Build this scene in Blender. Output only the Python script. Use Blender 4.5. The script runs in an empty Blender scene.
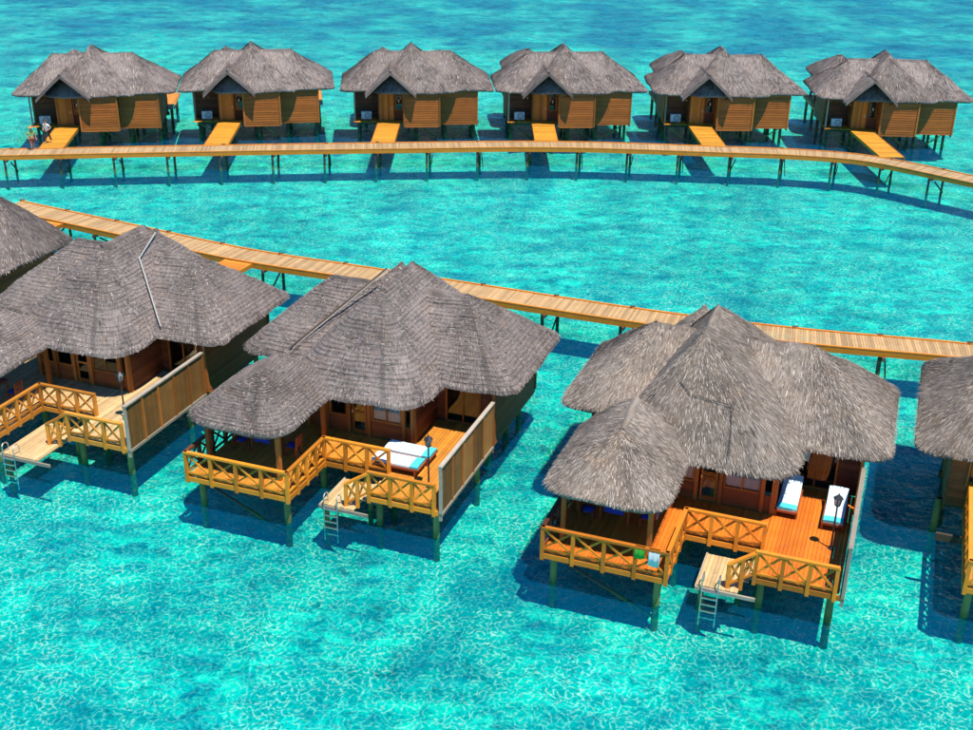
import bpy, math, random
from mathutils import Vector, Matrix, noise as mnoise

# ------------------------------------------------------------------ camera, sky, sun, exposure
SC = bpy.context.scene
COL = SC.collection
R = math.radians
PITCH, ROLL, CAM_H, F_PX = 25.0, -0.8, 25.0, 1190.0
cam_data = bpy.data.cameras.new('camera')
cam_data.sensor_fit = 'HORIZONTAL'; cam_data.sensor_width = 36.0
cam_data.lens = 36.0 * F_PX / 973.0
cam_data.clip_start = 0.5; cam_data.clip_end = 6000
cam = bpy.data.objects.new('camera', cam_data); COL.objects.link(cam)
_F = Vector((0, math.cos(R(PITCH)), -math.sin(R(PITCH))))
_X = Vector((1, 0, 0)); _U = _X.cross(_F)
_r = R(ROLL)
_Rv = _X * math.cos(_r) - _U * math.sin(_r)
_Uv = _X * math.sin(_r) + _U * math.cos(_r)
m = Matrix.Identity(4)
for i in range(3):
    m[i][0] = _Rv[i]; m[i][1] = _Uv[i]; m[i][2] = -_F[i]
m[2][3] = CAM_H
cam.matrix_world = m
SC.camera = cam

SUN_DIR = Vector((0.21, -0.29, 1.0)).normalized()
world = bpy.data.worlds.new('World'); SC.world = world; world.use_nodes = True
wn = world.node_tree.nodes; wl = world.node_tree.links
bg = wn.get('Background') or wn.new('ShaderNodeBackground')
sky = wn.new('ShaderNodeTexSky'); sky.sky_type = 'NISHITA'; sky.sun_disc = False
sky.sun_elevation = math.asin(SUN_DIR.z)
sky.sun_rotation = math.atan2(SUN_DIR.x, SUN_DIR.y)
sky.dust_density = 0.0; sky.ozone_density = 4.0; sky.air_density = 0.9
hs = wn.new('ShaderNodeHueSaturation'); hs.inputs['Saturation'].default_value = 1.35   # deep tropical blue
wl.new(sky.outputs[0], hs.inputs['Color']); wl.new(hs.outputs[0], bg.inputs[0]); bg.inputs[1].default_value = 0.14
sun_data = bpy.data.lights.new('sun', 'SUN'); sun_data.energy = 5.0; sun_data.angle = R(0.6)
sun_data.color = (1.0, 0.93, 0.78)
sun = bpy.data.objects.new('sun', sun_data); COL.objects.link(sun)
sun.rotation_euler = SUN_DIR.to_track_quat('Z', 'Y').to_euler(); sun.location = (20, -20, 60)
SC.view_settings.view_transform = 'Standard'; SC.view_settings.look = 'None'
SC.view_settings.exposure = 0.36; SC.view_settings.gamma = 1.0
SC.view_settings.use_curve_mapping = False
SC.cycles.use_denoising = True; SC.cycles.use_adaptive_sampling = True; SC.cycles.adaptive_threshold = 0.02
SC.cycles.max_bounces = 4; SC.cycles.diffuse_bounces = 2; SC.cycles.glossy_bounces = 2; SC.cycles.transparent_max_bounces = 8
SC.cycles.caustics_reflective = False; SC.cycles.caustics_refractive = False

BED = -1.1      # sea bed level
DECK = 1.5       # deck boards of houses and walkways

# ------------------------------------------------------------------ materials
def new_mat(name):
    mt = bpy.data.materials.new(name); mt.use_nodes = True
    nt = mt.node_tree; nt.nodes.clear()
    out = nt.nodes.new('ShaderNodeOutputMaterial')
    return mt, nt, out
def nd(nt, t, **kw):
    n = nt.nodes.new(t)
    for k, v in kw.items():
        if k in n.inputs: n.inputs[k].default_value = v
        else: setattr(n, k, v)
    return n
def mixc(nt, a, b, fac, mode='MIX'):
    n = nt.nodes.new('ShaderNodeMix'); n.data_type = 'RGBA'; n.blend_type = mode
    for sock, v in ((n.inputs[0], fac), (n.inputs[6], a), (n.inputs[7], b)):
        if hasattr(v, 'is_linked'): nt.links.new(v, sock)
        elif isinstance(v, (int, float)): sock.default_value = v
        else: sock.default_value = (*v, 1.0)
    return n.outputs[2]
def ramp(nt, fac, stops):
    n = nt.nodes.new('ShaderNodeValToRGB'); cr = n.color_ramp
    while len(cr.elements) < len(stops): cr.elements.new(0.5)
    for e, (p, c) in zip(cr.elements, stops):
        e.position = p; e.color = (c, c, c, 1) if isinstance(c, (int, float)) else (*c, 1)
    nt.links.new(fac, n.inputs[0]); return n.outputs[0]
def math_(nt, op, a, b=None, c=None):
    n = nt.nodes.new('ShaderNodeMath'); n.operation = op
    for s, v in zip(n.inputs, (a, b, c)):
        if v is None: continue
        if hasattr(v, 'is_linked'): nt.links.new(v, s)
        else: s.default_value = v
    return n.outputs[0]
def tint_val(nt, lo, hi):
    at = nd(nt, 'ShaderNodeAttribute', attribute_name='tint')
    mr = nd(nt, 'ShaderNodeMapRange'); mr.inputs[3].default_value = lo; mr.inputs[4].default_value = hi
    nt.links.new(at.outputs['Fac'], mr.inputs[0]); return mr.outputs[0]
def scale_col(nt, col, val):
    n = nt.nodes.new('ShaderNodeVectorMath'); n.operation = 'SCALE'
    nt.links.new(col, n.inputs[0]); nt.links.new(val, n.inputs['Scale']); return n.outputs[0]

def wood(name, c1, c2, rough=0.6, lo=0.62, hi=1.28, grain=1.0, spec=0.3, wear=0.55, tide=False):
    mt, nt, out = new_mat(name); L = nt.links
    tc = nd(nt, 'ShaderNodeTexCoord')
    n1 = nd(nt, 'ShaderNodeTexNoise', Scale=1.7, Detail=4.0)
    n2 = nd(nt, 'ShaderNodeTexNoise', Scale=14.0 * grain, Detail=5.0, Distortion=1.5)
    L.new(tc.outputs['Object'], n1.inputs['Vector']); L.new(tc.outputs['Object'], n2.inputs['Vector'])
    f = math_(nt, 'MULTIPLY_ADD', n1.outputs[0], 0.6, math_(nt, 'MULTIPLY', n2.outputs[0], 0.4))
    col = mixc(nt, c1, c2, ramp(nt, f, ((0.32, 0.0), (0.68, 1.0))))
    if wear:
        n3 = nd(nt, 'ShaderNodeTexNoise', Scale=3.3, Detail=5.0, Roughness=0.7); L.new(tc.outputs['Object'], n3.inputs['Vector'])
        g = (c1[0]*0.5 + 0.08, c1[1]*0.62 + 0.06, c1[2]*0.6 + 0.05)
        col = mixc(nt, col, g, ramp(nt, n3.outputs[0], ((0.52, 0.0), (0.70, wear))))
    if tide:
        gp = nd(nt, 'ShaderNodeNewGeometry'); sz = nd(nt, 'ShaderNodeSeparateXYZ'); L.new(gp.outputs['Position'], sz.inputs[0])
        tz = math_(nt, 'MULTIPLY_ADD', n2.outputs[0], 0.5, sz.outputs[2])
        col = mixc(nt, (0.11, 0.15, 0.045), col, ramp(nt, tz, ((0.38, 0.0), (0.62, 1.0))))
    col = scale_col(nt, col, tint_val(nt, lo, hi))
    b = nd(nt, 'ShaderNodeBsdfPrincipled', Roughness=rough)
    b.inputs['Specular IOR Level'].default_value = spec
    L.new(col, b.inputs['Base Color'])
    bp = nd(nt, 'ShaderNodeBump', Strength=0.35, Distance=0.01)
    L.new(n2.outputs[0], bp.inputs['Height']); L.new(bp.outputs[0], b.inputs['Normal'])
    L.new(b.outputs[0], out.inputs[0]); return mt
def plain(name, c, rough=0.5, metal=0.0, var=0.12, coat=0.0, nscale=6.0):
    mt, nt, out = new_mat(name); L = nt.links
    tc = nd(nt, 'ShaderNodeTexCoord'); n1 = nd(nt, 'ShaderNodeTexNoise', Scale=nscale, Detail=4.0)
    L.new(tc.outputs['Object'], n1.inputs['Vector'])
    col = mixc(nt, tuple(v * (1 - var * 2) for v in c), tuple(min(1, v * (1 + var)) for v in c), n1.outputs[0])
    b = nd(nt, 'ShaderNodeBsdfPrincipled', Roughness=rough, Metallic=metal)
    b.inputs['Coat Weight'].default_value = coat
    L.new(col, b.inputs['Base Color']); L.new(b.outputs[0], out.inputs[0]); return mt
def thatch(name, c1, c2, c3, straw=False):
    mt, nt, out = new_mat(name); L = nt.links
    tc = nd(nt, 'ShaderNodeTexCoord')
    oi = nd(nt, 'ShaderNodeObjectInfo')
    big = nd(nt, 'ShaderNodeTexNoise', Scale=0.55, Detail=5.0, Roughness=0.65)
    L.new(tc.outputs['Object'], big.inputs['Vector'])
    col = mixc(nt, c1, c2, ramp(nt, big.outputs[0], ((0.38, 0.0), (0.60, 1.0))))
    age = nd(nt, 'ShaderNodeTexNoise', Scale=1.3, Detail=4.0, Roughness=0.7, Distortion=0.8)
    L.new(tc.outputs['Object'], age.inputs['Vector'])
    col = mixc(nt, col, (c2[0]*0.95, c2[1]*0.78, c2[2]*0.62), ramp(nt, age.outputs[0], ((0.50, 0.0), (0.72, 0.6))))
    col = mixc(nt, col, tuple(v*0.45 for v in c1), ramp(nt, age.outputs[0], ((0.28, 0.7), (0.42, 0.0))))
    b = nd(nt, 'ShaderNodeBsdfPrincipled', Roughness=0.95)
    b.inputs['Specular IOR Level'].default_value = 0.1
    if straw:
        at = nd(nt, 'ShaderNodeAttribute', attribute_name='tint')
        col = mixc(nt, col, c3, ramp(nt, at.outputs['Fac'], ((0.68, 0.0), (1.0, 1.0))))
        col = scale_col(nt, col, tint_val(nt, 0.50, 1.28))
    else:
        mp = nd(nt, 'ShaderNodeMapping'); mp.inputs['Scale'].default_value = (26, 3.0, 1)
        L.new(tc.outputs['UV'], mp.inputs[0])
        fine = nd(nt, 'ShaderNodeTexNoise', Scale=1.0, Detail=4.0, Distortion=0.6)
        L.new(mp.outputs[0], fine.inputs['Vector'])
        col = mixc(nt, col, c3, ramp(nt, fine.outputs[0], ((0.5, 0.0), (0.75, 0.75))))
        col = mixc(nt, col, tuple(v * 0.35 for v in c1), ramp(nt, fine.outputs[0], ((0.27, 0.9), (0.42, 0.0))))
        bp = nd(nt, 'ShaderNodeBump', Strength=0.9, Distance=0.05)
        L.new(fine.outputs[0], bp.inputs['Height']); L.new(bp.outputs[0], b.inputs['Normal'])
    mr = nd(nt, 'ShaderNodeMapRange'); mr.inputs[3].default_value = 0.82; mr.inputs[4].default_value = 1.12
    L.new(oi.outputs['Random'], mr.inputs[0])
    col = scale_col(nt, col, mr.outputs[0])
    L.new(col, b.inputs['Base Color']); L.new(b.outputs[0], out.inputs[0]); return mt

M = {}
# the water: thin wavy sheet that mirrors the sky and lets tinted light through; caustic light net and wave streaks are painted into that tint
def water_mat():
    mt, nt, out = new_mat('lagoon_water'); L = nt.links
    geo = nd(nt, 'ShaderNodeNewGeometry')
    P = geo.outputs['Position']
    warp = nd(nt, 'ShaderNodeTexNoise', Scale=1.6, Detail=2.0, noise_dimensions='2D')
    L.new(P, warp.inputs['Vector'])
    wv = nt.nodes.new('ShaderNodeVectorMath'); wv.operation = 'MULTIPLY_ADD'
    L.new(warp.outputs['Color'], wv.inputs[0]); wv.inputs[1].default_value = (0.75, 0.75, 0); L.new(P, wv.inputs[2])
    def caustic_net(scale, w):
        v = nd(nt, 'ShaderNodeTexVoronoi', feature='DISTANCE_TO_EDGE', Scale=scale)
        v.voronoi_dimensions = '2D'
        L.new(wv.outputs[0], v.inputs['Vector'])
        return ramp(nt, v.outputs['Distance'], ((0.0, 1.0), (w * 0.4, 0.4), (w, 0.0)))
    a = caustic_net(3.8, 0.2)
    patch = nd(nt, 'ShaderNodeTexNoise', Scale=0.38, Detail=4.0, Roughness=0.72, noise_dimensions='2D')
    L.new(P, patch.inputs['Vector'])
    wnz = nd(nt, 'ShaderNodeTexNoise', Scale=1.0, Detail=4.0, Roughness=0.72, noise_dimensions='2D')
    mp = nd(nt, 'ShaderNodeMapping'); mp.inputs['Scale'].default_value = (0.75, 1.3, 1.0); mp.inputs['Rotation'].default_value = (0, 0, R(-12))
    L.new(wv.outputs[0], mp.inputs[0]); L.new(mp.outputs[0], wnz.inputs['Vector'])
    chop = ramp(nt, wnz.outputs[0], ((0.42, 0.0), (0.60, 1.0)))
    caustic_paint = math_(nt, 'MULTIPLY', a, ramp(nt, patch.outputs[0], ((0.34, 0.30), (0.60, 1.0))))
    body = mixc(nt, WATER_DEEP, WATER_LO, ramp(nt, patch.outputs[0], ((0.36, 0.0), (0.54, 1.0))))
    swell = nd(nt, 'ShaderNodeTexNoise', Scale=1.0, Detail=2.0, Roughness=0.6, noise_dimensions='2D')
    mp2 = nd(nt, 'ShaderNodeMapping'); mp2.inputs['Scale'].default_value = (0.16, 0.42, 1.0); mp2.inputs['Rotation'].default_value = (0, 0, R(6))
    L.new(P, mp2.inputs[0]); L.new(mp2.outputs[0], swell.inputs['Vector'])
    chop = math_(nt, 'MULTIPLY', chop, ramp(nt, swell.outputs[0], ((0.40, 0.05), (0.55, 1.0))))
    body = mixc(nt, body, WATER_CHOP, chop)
    tr_col = mixc(nt, body, WATER_CAUSTIC, caustic_paint)  # bright caustic lines painted into the transparent colour, not focused by waves
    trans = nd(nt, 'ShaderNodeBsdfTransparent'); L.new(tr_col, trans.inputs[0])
    bp = nd(nt, 'ShaderNodeBump', Strength=0.8, Distance=0.35)
    L.new(wnz.outputs[0], bp.inputs['Height'])
    gl = nd(nt, 'ShaderNodeBsdfGlossy', Roughness=0.08); L.new(bp.outputs[0], gl.inputs['Normal'])
    df = nd(nt, 'ShaderNodeBsdfDiffuse'); df.inputs[0].default_value = (0.0, 0.20, 0.50, 1)
    fr = nd(nt, 'ShaderNodeFresnel', IOR=1.33); L.new(bp.outputs[0], fr.inputs['Normal'])
    m1 = nd(nt, 'ShaderNodeMixShader'); m1.inputs[0].default_value = 0.12
    L.new(trans.outputs[0], m1.inputs[1]); L.new(df.outputs[0], m1.inputs[2])
    m2 = nd(nt, 'ShaderNodeMixShader'); L.new(math_(nt, 'MULTIPLY', fr.outputs[0], 0.13), m2.inputs[0])
    L.new(m1.outputs[0], m2.inputs[1]); L.new(gl.outputs[0], m2.inputs[2])
    L.new(m2.outputs[0], out.inputs[0]); return mt
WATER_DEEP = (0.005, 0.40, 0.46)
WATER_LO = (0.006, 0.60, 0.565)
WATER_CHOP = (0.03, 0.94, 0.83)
WATER_CAUSTIC = (0.85, 1.0, 0.93)
def bed_mat():
    mt, nt, out = new_mat('sea_bed_sand'); L = nt.links
    geo = nd(nt, 'ShaderNodeNewGeometry'); P = geo.outputs['Position']
    n1 = nd(nt, 'ShaderNodeTexNoise', Scale=0.09, Detail=6.0, Roughness=0.6); L.new(P, n1.inputs['Vector'])
    n2 = nd(nt, 'ShaderNodeTexNoise', Scale=0.9, Detail=6.0, Roughness=0.7); L.new(P, n2.inputs['Vector'])
    n3 = nd(nt, 'ShaderNodeTexNoise', Scale=7.0, Detail=4.0); L.new(P, n3.inputs['Vector'])
    col = mixc(nt, (0.72, 0.71, 0.60), (0.86, 0.84, 0.76), ramp(nt, n1.outputs[0], ((0.35, 0.0), (0.65, 1.0))))
    col = mixc(nt, col, (0.34, 0.37, 0.29), ramp(nt, n3.outputs[0], ((0.52, 0.0), (0.70, 0.6))))
    # scattered coral rubble
    col = mixc(nt, col, (0.16, 0.20, 0.16), math_(nt, 'MULTIPLY', ramp(nt, n2.outputs[0], ((0.56, 0.0), (0.68, 0.8))), ramp(nt, n1.outputs[0], ((0.44, 1.0), (0.58, 0.25)))))
    # seagrass belt beyond the far huts
    sx = nd(nt, 'ShaderNodeSeparateXYZ'); L.new(P, sx.inputs[0])
    n4 = nd(nt, 'ShaderNodeTexNoise', Scale=0.03, Detail=4.0); L.new(P, n4.inputs['Vector'])
    yy = math_(nt, 'MULTIPLY_ADD', n4.outputs[0], 90.0, sx.outputs[1])
    gm = nd(nt, 'ShaderNodeMapRange'); gm.inputs[1].default_value = 178; gm.inputs[2].default_value = 190; L.new(yy, gm.inputs[0])
    gr = math_(nt, 'MULTIPLY', gm.outputs[0], ramp(nt, n1.outputs[0], ((0.42, 0.85), (0.60, 0.25))))
    col = mixc(nt, col, (0.10, 0.25, 0.44), gr)
    b = nd(nt, 'ShaderNodeBsdfDiffuse'); L.new(col, b.inputs[0])
    bp = nd(nt, 'ShaderNodeBump', Strength=0.4, Distance=0.08); L.new(n2.outputs[0], bp.inputs['Height']); L.new(bp.outputs[0], b.inputs['Normal'])
    L.new(b.outputs[0], out.inputs[0]); return mt
def glass_mat():
    mt, nt, out = new_mat('window_glass'); L = nt.links
    gl = nd(nt, 'ShaderNodeBsdfGlossy', Roughness=0.03); gl.inputs[0].default_value = (0.9, 0.95, 1, 1)
    tr = nd(nt, 'ShaderNodeBsdfTransparent'); tr.inputs[0].default_value = (0.75, 0.82, 0.85, 1)
    fr = nd(nt, 'ShaderNodeFresnel', IOR=1.5); mx = nd(nt, 'ShaderNodeMixShader')
    L.new(fr.outputs[0], mx.inputs[0]); L.new(tr.outputs[0], mx.inputs[1]); L.new(gl.outputs[0], mx.inputs[2])
    L.new(mx.outputs[0], out.inputs[0]); return mt
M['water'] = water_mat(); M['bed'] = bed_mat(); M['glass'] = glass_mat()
M['thatch_brown'] = thatch('thatch_brown', (0.13, 0.107, 0.102), (0.23, 0.19, 0.178), (0.38, 0.33, 0.305))
M['straw_brown'] = thatch('straw_brown', (0.14, 0.116, 0.11), (0.24, 0.20, 0.187), (0.42, 0.365, 0.335), True)
M['thatch_tan'] = thatch('thatch_tan', (0.16, 0.13, 0.113), (0.27, 0.225, 0.195), (0.44, 0.375, 0.325))
M['straw_tan'] = thatch('straw_tan', (0.185, 0.15, 0.128), (0.30, 0.248, 0.212), (0.48, 0.41, 0.35), True)
M['ridge'] = thatch('thatch_ridge', (0.10, 0.085, 0.08), (0.15, 0.13, 0.12), (0.24, 0.20, 0.18))
M['rail_gold'] = wood('rail_gold', (0.64, 0.195, 0.012), (0.78, 0.29, 0.022))
M['rail_orange'] = wood('rail_orange', (0.62, 0.165, 0.01), (0.78, 0.26, 0.02))
M['rail_ochre'] = wood('rail_ochre', (0.54, 0.19, 0.02), (0.68, 0.27, 0.035))
M['deck_orange'] = wood('deck_orange', (0.56, 0.20, 0.022), (0.68, 0.28, 0.04), lo=0.8, hi=1.15)
M['deck_red'] = wood('deck_red', (0.62, 0.135, 0.010), (0.74, 0.195, 0.018), lo=0.8, hi=1.15)
M['deck_pale'] = wood('deck_pale', (0.55, 0.36, 0.17), (0.68, 0.48, 0.25), lo=0.75, hi=1.15)
M['plank_tan'] = wood('plank_tan', (0.44, 0.26, 0.115), (0.56, 0.36, 0.17), lo=0.72, hi=1.18)
M['plank_grey'] = wood('plank_grey', (0.42, 0.265, 0.13), (0.52, 0.35, 0.18), lo=0.72, hi=1.18)
M['beam_orange'] = wood('beam_orange', (0.62, 0.19, 0.012), (0.75, 0.26, 0.02))
M['ramp_orange'] = wood('ramp_orange', (0.58, 0.24, 0.02), (0.70, 0.32, 0.035), lo=0.68, hi=1.18)
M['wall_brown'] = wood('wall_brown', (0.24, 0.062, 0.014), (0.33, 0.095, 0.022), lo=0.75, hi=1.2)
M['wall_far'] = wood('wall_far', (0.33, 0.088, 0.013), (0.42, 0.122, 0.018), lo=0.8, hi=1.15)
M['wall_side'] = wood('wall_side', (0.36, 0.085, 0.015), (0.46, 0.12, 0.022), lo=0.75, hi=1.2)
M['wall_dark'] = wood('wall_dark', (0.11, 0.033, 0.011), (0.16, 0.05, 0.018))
M['door_wood'] = wood('door_wood', (0.52, 0.16, 0.02), (0.62, 0.22, 0.03))
M['frame_wood'] = wood('frame_wood', (0.36, 0.11, 0.018), (0.46, 0.155, 0.028))
M['screen_brown'] = wood('screen_brown', (0.20, 0.088, 0.022), (0.30, 0.14, 0.035), lo=0.45, hi=1.7)
M['screen_frame'] = wood('screen_frame', (0.32, 0.26, 0.20), (0.44, 0.37, 0.29))
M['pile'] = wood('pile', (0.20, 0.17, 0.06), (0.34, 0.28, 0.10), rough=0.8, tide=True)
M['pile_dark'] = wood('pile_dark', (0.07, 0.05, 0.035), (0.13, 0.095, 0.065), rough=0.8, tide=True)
M['lounger_red'] = wood('lounger_red', (0.26, 0.055, 0.02), (0.34, 0.085, 0.03))
M['bleached'] = wood('bleached', (0.56, 0.47, 0.34), (0.70, 0.60, 0.46), lo=0.75, hi=1.1)
M['steel'] = plain('steel', (0.62, 0.64, 0.66), 0.3, 0.9)
M['black'] = plain('black_iron', (0.02, 0.022, 0.026), 0.45)
M['lamp_glass'] = plain('lamp_glass', (0.62, 0.64, 0.60), 0.2)
M['curtain'] = plain('curtain', (0.86, 0.86, 0.86), 0.9, var=0.03)
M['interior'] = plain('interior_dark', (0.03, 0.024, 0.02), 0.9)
M['mattress'] = plain('mattress', (0.66, 0.82, 0.88), 0.9, var=0.05)
M['towel_cyan'] = plain('towel_cyan', (0.07, 0.58, 0.68), 0.95)
M['print_blue'] = plain('print_blue', (0.24, 0.44, 0.68), 0.95)
M['blue_cloth'] = plain('blue_cloth', (0.02, 0.06, 0.48), 0.9)
M['green_cloth'] = plain('green_cloth', (0.05, 0.42, 0.03), 0.9)
M['white_cloth'] = plain('white_cloth', (0.75, 0.75, 0.76), 0.9)
M['stripe_cloth'] = plain('stripe_cloth', (0.10, 0.30, 0.72), 0.9)
M['ac_white'] = plain('ac_white', (0.66, 0.68, 0.70), 0.5)
M['skin'] = plain('skin', (0.42, 0.22, 0.14), 0.6)
M['skin_light'] = plain('skin_light', (0.58, 0.34, 0.24), 0.6)
M['hair'] = plain('hair', (0.10, 0.045, 0.02), 0.7)
M['straw_hat'] = plain('straw_hat', (0.48, 0.26, 0.10), 0.9)
M['shirt_green'] = plain('shirt_green', (0.62, 0.70, 0.22), 0.9)
M['shorts_red'] = plain('shorts_red', (0.34, 0.09, 0.05), 0.9)
M['shirt_white'] = plain('shirt_white', (0.74, 0.72, 0.72), 0.9)
M['cloth_dark'] = plain('cloth_dark', (0.04, 0.03, 0.04), 0.9)
M['white_pole'] = plain('white_pole', (0.42, 0.40, 0.37), 0.6)

# ------------------------------------------------------------------ mesh helpers
MIRROR = (1, 1)
RND = random.Random(7)
class MB:
    """collects boxes, beams, tubes and sheets; build() links them as one mesh object"""
    def __init__(s): s.v = []; s.f = []; s.t = []; s.uv = []; s.sm = []
    def add(s, vs, fs, tint=None, uvs=None, smooth=False):
        b = len(s.v); t = RND.random() if tint is None else tint
        s.v += [tuple(v) for v in vs]
        s.t += (list(t) if isinstance(t, (list, tuple)) else [t] * len(vs))
        for f in fs: s.f.append(tuple(i + b for i in f)); s.sm.append(smooth)
        s.uv += uvs if uvs else [(0, 0)] * len(vs)
        return s
    def box(s, x0, x1, y0, y1, z0, z1, tint=None):
        vs = [(x0,y0,z0),(x1,y0,z0),(x1,y1,z0),(x0,y1,z0),(x0,y0,z1),(x1,y0,z1),(x1,y1,z1),(x0,y1,z1)]
        return s.add(vs, [(0,3,2,1),(4,5,6,7),(0,1,5,4),(1,2,6,5),(2,3,7,6),(3,0,4,7)], tint)
    def beam(s, p, q, w, h, tint=None, up=(0,0,1)):
        p = Vector(p); q = Vector(q); d = (q - p).normalized(); up = Vector(up)
        if abs(d.dot(up)) > 0.98: up = Vector((0, 1, 0))
        r = d.cross(up).normalized(); u = r.cross(d)
        vs = []
        for c in (p, q):
            for a, b in ((-1,-1),(1,-1),(1,1),(-1,1)): vs.append(c + r * (a * w / 2) + u * (b * h / 2))
        return s.add(vs, [(0,3,2,1)[::-1],(4,5,6,7)[::-1],(0,1,5,4)[::-1],(1,2,6,5)[::-1],(2,3,7,6)[::-1],(3,0,4,7)[::-1]], tint)
    def tube(s, p, q, r0, r1=None, n=8, tint=None, caps=True):
        r1 = r0 if r1 is None else r1
        p = Vector(p); q = Vector(q); d = (q - p).normalized()
        a = Vector((1,0,0)) if abs(d.x) < 0.9 else Vector((0,1,0))
        x = d.cross(a).normalized(); y = d.cross(x)
        vs = [p + (x * math.cos(k*2*math.pi/n) + y * math.sin(k*2*math.pi/n)) * r0 for k in range(n)]
        vs += [q + (x * math.cos(k*2*math.pi/n) + y * math.sin(k*2*math.pi/n)) * r1 for k in range(n)]
        fs = [(k, (k+1) % n, n + (k+1) % n, n + k) for k in range(n)]
        if caps: fs += [tuple(range(n))[::-1], tuple(range(n, 2*n))]
        return s.add(vs, fs, tint, smooth=False)
    def path(s, pts, r, n=6, tint=0.5):
        for a, b in zip(pts[:-1], pts[1:]): s.tube(a, b, r, r, n, tint)
        return s
    def grid(s, P, tint=0.5, smooth=True, close=False, uvs=None):
        h = len(P); w = len(P[0]); vs = [p for row in P for p in row]; fs = []
        for j in range(h - 1):
            for i in range(w if close else w - 1):
                fs.append((j*w+i, j*w+(i+1) % w, (j+1)*w+(i+1) % w, (j+1)*w+i))
        return s.add(vs, fs, tint, uvs=uvs, smooth=smooth)
    def build(s, name, mat, parent=None, kind=None, root_off=True):
        me = bpy.data.meshes.new(name)
        v, f = s.v, s.f
        sx, sy = MIRROR
        if MIRROR != (1, 1): v = [(a*sx, b*sy, c) for a, b, c in v]
        if sx*sy < 0: f = [t[::-1] for t in f]
        me.from_pydata(v, [], f)
        at = me.attributes.new('tint', 'FLOAT', 'POINT'); at.data.foreach_set('value', s.t)
        uv = me.uv_layers.new(name='UVMap')
        li = [0] * len(me.loops); me.loops.foreach_get('vertex_index', li)
        uv.data.foreach_set('uv', [c for i in li for c in s.uv[i]])
        me.polygons.foreach_set('use_smooth', s.sm)
        me.materials.append(mat); me.update()
        o = bpy.data.objects.new(name, me); COL.objects.link(o)
        if parent: o.parent = parent
        if kind: o['kind'] = kind
        return o
def tag(o, label, cat, group=None):
    o['label'] = label; o['category'] = cat
    if group: o['group'] = group
    return o
def empty(name, loc, rz=0.0):
    o = bpy.data.objects.new(name, None); COL.objects.link(o)
    o.empty_display_size = 0.3; o.location = loc; o.rotation_euler = (0, 0, rz); return o
def copy_tree(o, parent=None):
    c = o.copy(); COL.objects.link(c); c.parent = parent
    for ch in o.children: copy_tree(ch, c)
    return c

# ------------------------------------------------------------------ sea
def sea():
    mb = MB(); S = 2600
    mb.add([(-S,-200,BED),(S,-200,BED),(S,S,BED),(-S,S,BED)], [(0,1,2,3)], 0.5)
    o = mb.build('sea_bed', M['bed']); o['kind'] = 'structure'
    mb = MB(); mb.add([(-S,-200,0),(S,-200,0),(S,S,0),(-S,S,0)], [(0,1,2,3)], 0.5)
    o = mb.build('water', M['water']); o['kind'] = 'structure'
sea()

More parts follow.
